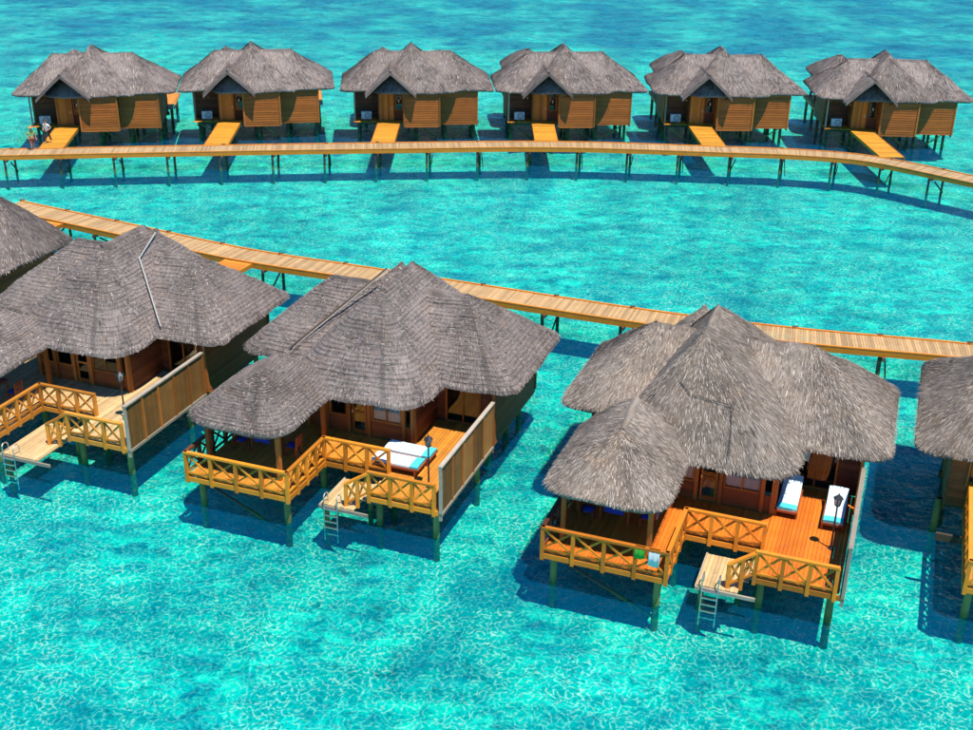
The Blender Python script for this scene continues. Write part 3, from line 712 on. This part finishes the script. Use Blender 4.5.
# ------------------------------------------------------------------ small things
def place(root, lx, ly, z=0.0):
    """world point of local plan point on a (non-mirrored) house root"""
    a = root.rotation_euler.z
    return (root.location.x + lx*math.cos(a) - ly*math.sin(a), root.location.y + lx*math.sin(a) + ly*math.cos(a), z)
def lounger(name, loc, rz, label, group, pattern, tilt=0.55, w=0.74):
    """wooden sun lounger, foot end towards -y, back rest raised at +y"""
    o = empty(name, loc, rz); W = M['lounger_red']; L = 2.0
    mb = MB()
    for sx in (-1, 1): mb.box(sx*w/2-0.035, sx*w/2+0.035, 0, L, 0.24, 0.33)
    mb.box(-w/2+0.036, w/2-0.036, 0, 0.06, 0.24, 0.33); mb.box(-w/2+0.036, w/2-0.036, L-0.06, L, 0.24, 0.33)
    for k in range(10): mb.box(-w/2+0.036, w/2-0.036, 0.1+k*0.135, 0.2+k*0.135, 0.30, 0.325)
    mb.build('frame', W, o)
    for sx in (-1, 1):
        for y in (0.08, L-0.2): MB().box(sx*w/2-0.034, sx*w/2+0.034, y, y+0.08, 0, 0.24).build('leg', W, o)
    def slab(mb, y0, y1, x0, x1, th, up=0.0):
        def zz(y): return 0.335 if y < 1.3 else 0.335 + (y-1.3)*tilt
        ys = [y0 + (y1-y0)*k/12 for k in range(13)]
        top = [[(x0 + (x1-x0)*j/6, y, zz(y)+up+th*(0.75+0.25*math.sin(math.pi*min(1, max(0, j/6)))**0.5)) for j in range(7)] for y in ys]
        bot = [[(x0 + (x1-x0)*j/6, y, zz(y)+up) for j in range(7)] for y in ys]
        mb.grid(top, 0.5); mb.grid([r[::-1] for r in bot], 0.5)
        mb.grid([[r[0] for r in bot], [r[0] for r in top]], 0.5, False); mb.grid([[r[-1] for r in top], [r[-1] for r in bot]], 0.5, False)
        mb.grid([top[0], bot[0]], 0.5, False); mb.grid([bot[-1], top[-1]], 0.5, False)
    mb = MB(); slab(mb, 0.02, 1.98, -w/2+0.02, w/2-0.02, 0.10); mat_o = mb.build('mattress', M['mattress'], o)
    mb = MB(); slab(mb, 0.02, 0.36, -w/2+0.015, w/2-0.015, 0.10, 0.012); mb.build('foot_towel', M['towel_cyan'], mat_o)
    if pattern:
        for k in range(18):
            a = 0.5 + (k // 3)*0.22 + RND.uniform(-0.04, 0.04); x = (k % 3 - 1)*0.22 + RND.uniform(-0.05, 0.05); q = RND.uniform(0.025, 0.045)
            MB().box(x-q, x+q, a-q*0.7, a+q*0.7, 0.434, 0.4405).build('printed_mark', M['print_blue'], mat_o)
    tag(o, label, 'sun lounger', group); return o
def lamp_post(loc, label):
    o = empty('lamp_post', loc)
    MB().tube((0,0,0), (0,0,0.06), 0.12, 0.10, 12).build('base', M['black'], o)
    MB().tube((0,0,0.05), (0,0,1.72), 0.038, 0.03, 10).build('pole', M['black'], o)
    mb = MB(); mb.tube((0,0,1.72), (0,0,1.78), 0.05, 0.10, 6); mb.tube((0,0,2.06), (0,0,2.20), 0.19, 0.04, 6); mb.tube((0,0,2.20), (0,0,2.27), 0.03, 0.015, 6)
    for k in range(6):
        a = k*math.pi/3; mb.beam((0.09*math.cos(a), 0.09*math.sin(a), 1.77), (0.15*math.cos(a), 0.15*math.sin(a), 2.07), 0.025, 0.025)
    lan = mb.build('lantern', M['black'], o)
    MB().tube((0,0,1.785), (0,0,2.055), 0.075, 0.13, 6).build('lantern_glass', M['lamp_glass'], lan)
    tag(o, label, 'lamp'); return o
def table(loc, rz, label, cloth):
    o = empty('table', loc, rz)
    mb = MB()
    for k in range(6): mb.box(-0.6, 0.6, -0.4+k*0.134, -0.4+k*0.134+0.126, 0.71, 0.745)
    mb.build('table_top', M['lounger_red'], o)
    for sx in (-1,1):
        for sy in (-1,1): MB().box(sx*0.52-0.03, sx*0.52+0.03, sy*0.33-0.03, sy*0.33+0.03, 0, 0.71).build('leg', M['lounger_red'], o)
    if cloth:
        rows = []
        for j, (y, z) in enumerate(((-0.45,0.55),(-0.43,0.745),(-0.2,0.758),(0,0.758),(0.2,0.758),(0.43,0.745),(0.45,0.5))):
            rows.append([(-0.35+0.7*i/10, y + 0.02*math.sin(i*1.9)*(abs(y) > 0.44), z) for i in range(11)])
        MB().grid(rows, 0.5).build('table_cloth', M['blue_cloth'], o)
    tag(o, label, 'table'); return o
def chair(loc, rz, label, group):
    o = empty('chair', loc, rz); W = M['lounger_red']
    mb = MB()
    for k in range(5): mb.box(-0.24, 0.24, -0.24+k*0.097, -0.24+k*0.097+0.088, 0.42, 0.45)
    mb.build('seat', W, o)
    for sx in (-1,1):
        MB().box(sx*0.22-0.025, sx*0.22+0.025, -0.24, -0.19, 0, 0.42).build('leg', W, o)
        MB().beam((sx*0.22, 0.22, 0), (sx*0.22, 0.30, 0.95), 0.05, 0.05).build('leg', W, o)
    mb = MB()
    for k in range(4): mb.beam((-0.2, 0.255+k*0.0105, 0.52+k*0.125), (0.2, 0.255+k*0.0105, 0.52+k*0.125), 0.025, 0.085)
    mb.build('backrest', W, o)
    rows = [[(-0.22+0.44*i/6, -0.22+0.42*j/5, 0.45+0.06*(math.sin(math.pi*i/6)*math.sin(math.pi*j/5))**0.4) for i in range(7)] for j in range(6)]
    MB().grid(rows, 0.5).build('cushion', M['blue_cloth'], o)
    tag(o, label, 'chair', group); return o
def hung_towel(name, loc, rz, w, drop_a, drop_b, mat, label, cat, stripe=None):
    """cloth folded over a rail; the rail runs along local x at the origin"""
    o = empty(name, loc, rz)
    def sheet(x0, x1, off):
        prof = [(-0.075-off, -drop_a), (-0.075-off, -drop_a*0.5), (-0.07-off, -0.04), (-0.03, 0.045+off), (0.03, 0.045+off), (0.07+off, -0.04), (0.075+off, -drop_b*0.5), (0.075+off, -drop_b)]
        rows = []
        for k, (y, z) in enumerate(prof):
            rows.append([(x0+(x1-x0)*i/10, y + (0.025*math.sin(i*1.3+k))*(1 if z < -0.1 else 0)*(1 if y > 0 else -1)*0.6, z + 0.02*math.sin(i*0.9)*(1 if z < -0.1 else 0)) for i in range(11)])
        mb = MB(); mb.grid(rows, 0.5)
        return mb
    ob = sheet(-w/2, w/2, 0).build('cloth', M[mat], o)
    if stripe:
        for k in range(3):
            c = -w/2 + w*(k+0.5)/3; sheet(c-w*0.08, c+w*0.08, 0.004).build('stripe', M[stripe], ob)
    for p in o.children:
        md = p.modifiers.new('thick', 'SOLIDIFY'); md.thickness = 0.008
    tag(o, label, cat); return o
def ac_unit(loc, rz):
    o = empty('air_conditioner', loc, rz)
    MB().box(-0.42, 0.42, -0.16, 0.16, 0.06, 0.66).build('casing', M['ac_white'], o)
    mb = MB(); n = 24
    ring = lambda r, y: [(0.10+r*math.cos(k*2*math.pi/n), y, 0.36+r*math.sin(k*2*math.pi/n)) for k in range(n)]
    mb.grid([ring(0.24, -0.162), ring(0.24, -0.185), ring(0.21, -0.185), ring(0.21, -0.162)], 0.5, False, True)
    for k in range(5): mb.beam((0.10-0.2, -0.175, 0.2+k*0.08), (0.30, -0.175, 0.2+k*0.08), 0.012, 0.012)
    mb.build('fan_grille', M['black'], o)
    for sx in (-1, 1): MB().box(sx*0.3-0.04, sx*0.3+0.04, -0.15, 0.15, 0, 0.06).build('foot', M['black'], o)
    return o

# ------------------------------------------------------------------ front row of bungalows
ROT = R(-20)
HOUSES = [  # origin x, y, seed, rail, deck, courses, thatch, straw, straw count, label, extras
    (-37.1, 51.9, 2, 'rail_ochre', 'deck_pale', 0, 'thatch_brown', 'straw_brown', 38000,
     'grey thatched bungalow beside the short path joining the near walkway, mostly out of frame', dict(we=8.7, wz=7.0)),
    (-24.3, 44.4, 4, 'rail_ochre', 'deck_pale', 22, 'thatch_brown', 'straw_brown', 24000,
     'layered thatch stilt bungalow with pale bleached terrace and white poles lying on its roof', dict(cx=4.6, platform=(4.95, 6.8, -0.35, 2.5))),
    (-11.54, 39.96, 5, 'rail_gold', 'deck_orange', 22, 'thatch_brown', 'straw_brown', 24000,
     'layered thatch stilt bungalow with golden rails and two loungers side by side on its terrace', dict(cx=4.75)),
    (2.04, 35.03, 8, 'rail_orange', 'deck_red', 0, 'thatch_tan', 'straw_tan', 62000,
     'shaggy tan thatched stilt bungalow with bright orange red terrace and two loungers set apart', dict(cx=3.65)),
    (24.5, 30.26, 6, 'rail_gold', 'deck_orange', 0, 'thatch_tan', 'straw_tan', 42000,
     'tan thatched bungalow with a plain side wall, mostly out of frame, shading open water', dict(alt=True)),
]
ROOTS = []
for k_, (hx, hy, seed, rail, deck, courses, th, st, sn, label, ex) in enumerate(HOUSES):
    if ex.get('alt'): MIRROR = (-1, 1)
    r_ = bungalow('bungalow', seed, rail, deck, courses, th, st, sn, **ex)
    MIRROR = (1, 1)
    r_.location = (hx, hy, 0); r_.rotation_euler = (0, 0, ROT)
    tag(r_, label, 'bungalow', 'thatched bungalows in the near row')
    ROOTS.append(r_)
H0, H1, H2, H3, H4 = ROOTS

# ------------------------------------------------------------------ walkways
def smooth_line(pts, step=0.5):
    P = [Vector((*p, 0)) for p in pts]; out = []
    for i in range(len(P)-1):
        p0 = P[max(0, i-1)]; p1 = P[i]; p2 = P[i+1]; p3 = P[min(len(P)-1, i+2)]
        n = max(2, int((p2-p1).length/step))
        for k in range(n):
            t = k/n
            out.append(0.5*((2*p1) + (p2-p0)*t + (2*p0-5*p1+4*p2-p3)*t*t + (3*p1-p0-3*p2+p3)*t**3))
    out.append(P[-1]); return out
def walkway(pts, w, z, plank_mat, beam_mat, bent, label, smooth=True, phase=0.0):
    c = smooth_line(pts, 0.3)
    mid = c[len(c)//2]
    root = empty('boardwalk', (mid.x, mid.y, 0)); base = Vector((mid.x, mid.y, 0))
    c = [p - base for p in c]
    # arc length
    S = [0.0]
    for a, b in zip(c[:-1], c[1:]): S.append(S[-1] + (b-a).length)
    def at(s):
        s = min(max(s, 0), S[-1]-1e-4)
        lo, hi = 0, len(S)-1
        while hi-lo > 1:
            md = (lo+hi)//2
            if S[md] <= s: lo = md
            else: hi = md
        t = (s-S[lo])/max(1e-6, S[lo+1]-S[lo]); p = c[lo].lerp(c[lo+1], t); d = (c[min(lo+2, len(c)-1)]-c[max(lo-1, 0)]).normalized()
        return p, d
    mb = MB(); s = 0.0; pw = 0.13
    U = Vector((0,0,1))
    while s < S[-1]-pw:
        p, d = at(s); q, e = at(s+pw-0.012); n1 = Vector((-d.y, d.x, 0)); n2 = Vector((-e.y, e.x, 0))
        j = RND.uniform(-0.012, 0.012); zz = z + RND.uniform(-0.005, 0.005)
        h = w/2 + RND.uniform(0, 0.015)
        vs = [p - n1*h + U*(zz-0.045), q - n2*h + U*(zz-0.045), q + n2*h + U*(zz-0.045), p + n1*h + U*(zz-0.045),
              p - n1*h + U*zz, q - n2*h + U*zz, q + n2*h + U*zz, p + n1*h + U*zz]
        mb.add(vs, [(0,3,2,1),(4,5,6,7),(0,1,5,4),(1,2,6,5),(2,3,7,6),(3,0,4,7)])
        s += pw
    mb.build('planks', M[plank_mat], root, kind='stuff')
    # edge beams in lengths between the bents
    nb = int(S[-1]/bent)
    for k in range(nb+1):
        s0 = k*bent + phase
        p, d = at(s0); n = Vector((-d.y, d.x, 0))
        for sg in (-1, 1):
            if k < nb:
                m2 = MB(); ns = max(1, int(bent/1.0))
                pr = None
                for i in range(ns):
                    a, da = at(s0 + bent*i/ns + (0.004 if i == 0 else 0)); b, db = at(s0 + bent*(i+1)/ns - (0.004 if i == ns-1 else 0))
                    a = a + Vector((-da.y, da.x, 0))*sg*(w/2-0.02) ; b = b + Vector((-db.y, db.x, 0))*sg*(w/2-0.02)
                    m2.beam(a + U*(z-0.175), b + U*(z-0.175), 0.09, 0.25, 0.5)
                    # kerb strip on top of the boards
                    m2.beam(a + U*(z+0.035), b + U*(z+0.035), 0.10, 0.06, 0.6)
                m2.build('edge_beam', M[beam_mat], root)
        # a bent: cross beam, two piles, brace
        MB().beam(p - n*(w/2+0.16) + U*(z-0.38), p + n*(w/2+0.16) + U*(z-0.38), 0.14, 0.16).build('cross_beam', M['pile_dark'], root)
        for sg in (-1, 1):
            q = p + n*sg*(w/2-0.12) + d*0.16*sg
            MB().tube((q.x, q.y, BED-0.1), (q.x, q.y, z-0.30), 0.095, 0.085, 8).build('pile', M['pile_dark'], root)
        a = p - n*(w/2-0.12) + d*0.28; b = p + n*(w/2-0.12) + d*0.28
        if k % 2: a, b = b, a
        MB().beam(a + U*(z-0.5), b + U*(-0.15), 0.06, 0.09).build('brace', M['pile_dark'], root)
        # pile cap at the kerb
        MB().box(-0.13, 0.13, -0.09, 0.09, 0, 0.12).build('kerb_block', M['pile_dark'], root).location = p + n*(w/2+0.04) + U*(z-0.02)
    tag(root, label, 'boardwalk'); return root
NEAR = [(-31.0,73.9),(-29.6,73.1),(-21.8,69.0),(-14.4,65.1),(-7.1,62.3),(-0.4,59.7),(8.4,56.4),(15.6,54.3),(23.0,52.8),(29.0,51.2)]
BACK = [(-44.0,85.2),(-36.3,86.4),(-21.9,88.3),(-6.9,90.0),(5.5,91.0),(17.8,90.2),(23.8,89.6),(29.0,87.9),(34.6,82.8),(38.5,79.0)]
walkway(NEAR, 1.9, DECK, 'plank_tan', 'beam_orange', 4.2, 'wooden boardwalk with orange edge beams running behind the near thatched bungalows')
walkway(BACK, 1.9, DECK, 'plank_grey', 'beam_orange', 3.9, 'long tan boardwalk on thin dark piles in front of the far row of bungalows', phase=0.6)
def nearest(pts, p):
    c = smooth_line(pts, 0.3); return min(c, key=lambda q: (q.x-p[0])**2 + (q.y-p[1])**2)
for r_ in ROOTS[:4]:
    w_ = place(r_, 2.5, 13.6); q = nearest(NEAR, w_)
    a = r_.rotation_euler.z
    dx, dy = q.x - r_.location.x, q.y - r_.location.y
    lx, ly = dx*math.cos(a)+dy*math.sin(a), -dx*math.sin(a)+dy*math.cos(a)
    bridge(r_, (2.5, 13.62), (lx*0.5+2.5*0.5, ly-1.02), 1.7, M['beam_orange'], M['beam_orange'])

# ------------------------------------------------------------------ far row of bungalows
FAR = [  # plan origin, turn in degrees, far end of the entry ramp on the boardwalk
    (-38.22, 107.48, 8.6, (-33.0, 87.85)), (-25.78, 109.96, 9.0, (-20.95, 89.4)), (-11.79, 110.81, 4.9, (-8.3, 90.85)),
    (1.03, 111.38, 4.5, (4.45, 91.9)), (14.78, 111.44, 1.3, (17.5, 91.25)), (29.01, 110.68, -3.2, (30.6, 88.7))]
FAR_LABEL = ['far thatched stilt bungalow whose entry ramp two people are walking on',
 'far thatched stilt bungalow next to the one with two people on its ramp',
 'far thatched stilt bungalow two along from the one with people outside',
 'far thatched stilt bungalow two along from the one at the boardwalk bend',
 'far thatched stilt bungalow next to the one at the boardwalk bend',
 'far thatched stilt bungalow standing at the bend of the far boardwalk']
AC_LABEL = ['porch air conditioner of the far bungalow with two people on its ramp',
 'porch air conditioner of the far bungalow next to the one with people',
 'porch air conditioner of the far bungalow two along from the one with people',
 'porch air conditioner of the far bungalow two along from the one at the bend',
 'porch air conditioner of the far bungalow next to the one at the bend',
 'porch air conditioner of the far bungalow at the boardwalk bend']
FARS = []
ac0 = None
for i, (fx, fy, rdeg, rend) in enumerate(FAR):
    MIRROR = (1, -1)
    o = bungalow('bungalow', 11 + i*3, 'rail_ochre', 'deck_orange', 0, 'thatch_brown', 'straw_brown', 10000, front=False, dz=0.4, ry=(9.4, 11.2), rz=6.85, cx=4.3)
    MIRROR = (1, 1)
    rot = R(rdeg)
    o.location = (fx, fy, 0); o.rotation_euler = (0, 0, rot)
    dx, dy = rend[0]-fx, rend[1]-fy
    bridge(o, (2.3, -13.62), (dx*math.cos(rot)+dy*math.sin(rot), -dx*math.sin(rot)+dy*math.cos(rot)), 1.72, M['ramp_orange'], M['beam_orange'])
    tag(o, FAR_LABEL[i], 'bungalow', 'thatched bungalows in the far row'); FARS.append(o)
    loc = place(o, 0.45, -12.35, DECK)
    if ac0 is None: ac0 = ac_unit(loc, rot); ac = ac0
    else: ac = copy_tree(ac0); ac.location = loc; ac.rotation_euler = (0, 0, rot)
    tag(ac, AC_LABEL[i], 'air conditioner', 'air conditioners on the far porches')


# ------------------------------------------------------------------ furniture on the terraces
RND = random.Random(99)
LG = 'sun loungers on the terraces'
lounger('sun_lounger', place(H3, 9.37, 5.0, DECK), ROT, 'white sun lounger behind the lamp post on the orange red terrace', LG, False)
lounger('sun_lounger', place(H3, 7.68, 5.3, DECK), ROT, 'white sun lounger against the house wall on the orange red terrace', LG, False)
lounger('sun_lounger', place(H2, 8.4, 3.47, DECK), ROT + R(90), 'patterned white lounger with cyan end, beside the rail above the swim platform', LG, True, 0.05, 0.82)
lounger('sun_lounger', place(H2, 8.5, 4.42, DECK), ROT + R(90), 'patterned white lounger with cyan end, on the house side of its pair', LG, True, 0.05, 0.82)
lounger('sun_lounger', place(H1, 9.3, 3.9, DECK), ROT, 'white sun lounger behind the brown privacy screen on the pale terrace', LG, False)
lamp_post(place(H3, 9.45, 3.9, DECK), 'black lantern lamp post in front of a lounger on the orange red terrace')
lamp_post(place(H2, 9.05, 2.6, DECK), 'black lantern lamp post beside the paired loungers on the golden railed terrace')
lamp_post(place(H1, 8.5, 3.2, DECK), 'black lantern lamp post on the pale bleached terrace')
for h, nm in ((H1, 'bleached terrace bungalow'), (H2, 'bungalow with golden rails'), (H3, 'bungalow with orange red terrace')):
    table(place(h, 1.9, 2.9, DECK), ROT, 'table with blue cloth under the pavilion of the ' + nm, True)
    chair(place(h, 3.05, 2.9, DECK), ROT - R(90), 'red brown chair, house side of pavilion table, ' + nm, 'pavilion chairs')
    chair(place(h, 0.9, 2.6, DECK), ROT + R(90), 'red brown chair, open side of pavilion table, ' + nm, 'pavilion chairs')
hung_towel('towel', place(H3, 3.45, 0.0, DECK+1.0), ROT, 0.34, 0.42, 0.4, 'green_cloth', 'bright green cloth hung over the pavilion rail', 'cloth')
hung_towel('towel', place(H3, 3.345, 2.9, DECK+0.95), ROT + R(90), 0.40, 0.45, 0.5, 'white_cloth', 'blue and white striped towel over a chair back under the pavilion', 'towel', 'stripe_cloth')
hung_towel('towel', place(H3, 3.95, 0.0, DECK+1.0), ROT, 0.38, 0.62, 0.5, 'white_cloth', 'white towel hung over the pavilion rail beside the green cloth', 'towel')

# ------------------------------------------------------------------ two people
def skinned(name, mat, verts, edges, radii, parent, root_i=0, sub=2):
    me = bpy.data.meshes.new(name); me.from_pydata(verts, edges, [])
    o = bpy.data.objects.new(name, me); COL.objects.link(o); o.parent = parent
    md = o.modifiers.new('skin', 'SKIN'); md.use_smooth_shade = True
    for i, r in enumerate(radii):
        d = me.skin_vertices[0].data[i]; d.radius = r if isinstance(r, tuple) else (r, r); d.use_root = (i == root_i)
    sb = o.modifiers.new('sub', 'SUBSURF'); sb.levels = sub; sb.render_levels = sub
    # freeze to a plain mesh
    dg = bpy.context.evaluated_depsgraph_get(); ev = o.evaluated_get(dg)
    nm = bpy.data.meshes.new_from_object(ev); o.modifiers.clear(); o.data = nm
    nm.materials.clear(); nm.materials.append(mat)
    for p in nm.polygons: p.use_smooth = True
    bpy.data.meshes.remove(me)
    return o
def person(loc, rz, label, skin, shirt, legs_mat, hair, hat, stride, armL, armR, lean):
    """1.78 m figure facing -y; armL/armR = (elbow, wrist) points"""
    root = empty('person', loc, rz)
    sw = stride
    V = [(0,0,0.95),(0,-lean*0.3,1.15),(0,-lean*0.7,1.38),(0,-lean,1.50),(0,-lean-0.01,1.60),(0,-lean-0.015,1.70),
         (-0.10,0,0.90),(-0.11,-sw*0.45,0.50),(-0.11,-sw*0.55+0.03,0.09),(-0.11,-sw*0.55-0.13,0.035),
         (0.10,0,0.90),(0.11,sw*0.30,0.50),(0.11,sw*0.75,0.10),(0.11,sw*0.75-0.13,0.035),
         (-0.19,-lean*0.8,1.42), armL[0], armL[1], (0.19,-lean*0.8,1.42), armR[0], armR[1]]
    Eg = [(0,1),(1,2),(2,3),(3,4),(4,5),(0,6),(6,7),(7,8),(8,9),(0,10),(10,11),(11,12),(12,13),(2,14),(14,15),(15,16),(2,17),(17,18),(18,19)]
    Rd = [(0.15,0.10),(0.13,0.09),(0.15,0.10),0.055,(0.075,0.09),(0.07,0.085),0.085,0.058,0.042,0.035,0.085,0.058,0.042,0.035,0.06,0.042,0.03,0.06,0.042,0.03]
    body = skinned('body', M[skin], V, Eg, Rd, root)
    # hands: palm and five fingers joined to the body mesh
    mb = MB()
    for el, wr in (armL, armR):
        e = Vector(el); w = Vector(wr); d = (w-e).normalized(); s_ = d.cross(Vector((0,1,0.2))).normalized()
        mb.beam(w, w + d*0.09, 0.075, 0.028)
        for k, ln_ in enumerate((0.065, 0.078, 0.072, 0.055)):
            a = w + d*0.085 + s_*(-0.028+0.019*k); mb.tube(a, a + d*ln_*0.55, 0.008, 0.0075, 6); mb.tube(a + d*ln_*0.55, a + d*ln_ + Vector((0,-0.015,-0.01)), 0.0075, 0.006, 6)
        a = w + d*0.03 - s_*0.035; mb.tube(a, a + (d - s_*0.8).normalized()*0.055, 0.0095, 0.007, 6)
    import bmesh
    hd = mb.build('hands_source', M[skin]); bm = bmesh.new(); bm.from_mesh(body.data); bm.from_mesh(hd.data); bm.to_mesh(body.data); bm.free()
    bpy.data.objects.remove(hd)
    # face: nose, eyes and mouth line
    c = Vector((0, -lean-0.012, 1.66))
    fm = MB(); fm.add([c+Vector((-0.014,-0.085,-0.02)), c+Vector((0.014,-0.085,-0.02)), c+Vector((0,-0.118,-0.022)), c+Vector((0,-0.088,0.03))], [(0,2,3),(2,1,3),(0,1,2)], 0.5); fm.build('nose', M[skin], body)
    for sx in (-1, 1):
        MB().tube(c+Vector((sx*0.03,-0.083,0.03)), c+Vector((sx*0.03,-0.092,0.03)), 0.011, 0.009, 8).build('eye', M['cloth_dark'], body)
        MB().tube(c+Vector((sx*0.075,0.0,0.01)), c+Vector((sx*0.092,0.005,0.01)), 0.03, 0.022, 8).build('ear', M[skin], body)
    MB().box(-0.022, 0.022, c.y-0.090, c.y-0.080, c.z-0.052, c.z-0.046).build('mouth', M['shorts_red'], body)
    # shirt, trousers, hair, hat
    mid = lambda a, b, t: tuple(a[i]+(b[i]-a[i])*t for i in range(3))
    SV = [V[0], V[1], V[2], mid(V[2], V[3], 0.7), V[14], mid(V[14], V[15], 0.7), V[17], mid(V[17], V[18], 0.7)]
    skinned('shirt', M[shirt], SV, [(0,1),(1,2),(2,3),(2,4),(4,5),(2,6),(6,7)], [(0.168,0.12),(0.15,0.11),(0.17,0.12),0.075,0.078,0.06,0.078,0.06], root, 1)
    long_ = legs_mat == 'cloth_dark'
    k = 0.9 if long_ else 0.85
    LV = [mid(V[0], V[1], 0.15), V[6], V[7] if long_ else mid(V[6], V[7], k), mid(V[7], V[8], 0.85) if long_ else mid(V[6], V[7], k+0.1), V[10], V[11] if long_ else mid(V[10], V[11], k), mid(V[11], V[12], 0.85) if long_ else mid(V[10], V[11], k+0.1)]
    skinned('trousers' if long_ else 'shorts', M[legs_mat], LV, [(0,1),(1,2),(2,3),(0,4),(4,5),(5,6)], [(0.165,0.118),0.102,0.075,0.062,0.102,0.075,0.062], root, 0)
    rows = []
    for j in range(7):
        a = R(-15 + 105*j/6); rows.append([(c.x + 0.093*math.cos(a)*math.cos(b*math.pi/8), c.y + 0.018 + 0.108*math.cos(a)*math.sin(b*math.pi/8), c.z + 0.035 + 0.105*math.sin(a)) for b in range(16)])
    MB().grid(rows, 0.5, close=True).build('hair', M[hair], body)
    if hat:
        prof = [(0.24, 0.055), (0.17, 0.075), (0.105, 0.085), (0.10, 0.17), (0.06, 0.205), (0.001, 0.21)]
        hm = MB(); hm.grid([[(c.x + r*math.cos(b*math.pi/10), c.y+0.01 + r*math.sin(b*math.pi/10), c.z+z) for b in range(20)] for r, z in prof], 0.5, close=True)
        ho = hm.build('straw_hat', M['straw_hat'], root); md = ho.modifiers.new('thick', 'SOLIDIFY'); md.thickness = 0.01
    tag(root, label, 'person'); return root
person((-34.15, 87.35, DECK), R(35), 'person in straw hat, yellow green top and red brown shorts at the ramp foot', 'skin', 'shirt_green', 'shorts_red', 'hair', True, 0.22,
       ((-0.30, 0.06, 1.16), (-0.26, -0.14, 0.98)), ((0.29, 0.02, 1.15), (0.30, -0.10, 0.90)), 0.10)
person((-33.75, 89.5, DECK), R(-20), 'person in white top and dark trousers walking down the far entry ramp', 'skin_light', 'shirt_white', 'cloth_dark', 'hair', False, 0.36,
       ((-0.36, 0.05, 1.18), (-0.18, -0.16, 1.06)), ((0.37, 0.06, 1.18), (0.20, -0.14, 1.02)), 0.04)

# ------------------------------------------------------------------ poles and cable lying on the thatch
def roof_pole(root, p, q, r, mat): return MB().tube(p, q, r, r*0.85, 8).build('roof_pole', M[mat], root)
roof_pole(H1, (5.22, 11.1, 6.86), (5.70, 9.1, 6.36), 0.035, 'white_pole')
roof_pole(H1, (5.66, 9.1, 6.40), (7.98, 7.0, 4.16), 0.035, 'white_pole')
roof_pole(H2, (4.1, 10.1, 7.12), (0.95, 6.95, 4.12), 0.02, 'white_pole')
roof_pole(H2, (3.95, 10.2, 7.05), (0.80, 7.05, 4.12), 0.05, 'pile_dark')
MB().path([(3.2, 6.3, 5.84), (3.7, 5.88, 5.60), (4.31, 5.81, 5.56), (5.24, 5.76, 5.50), (5.42, 5.0, 4.82), (5.53, 4.2, 4.10)], 0.014).build('roof_cable', M['black'], H3)
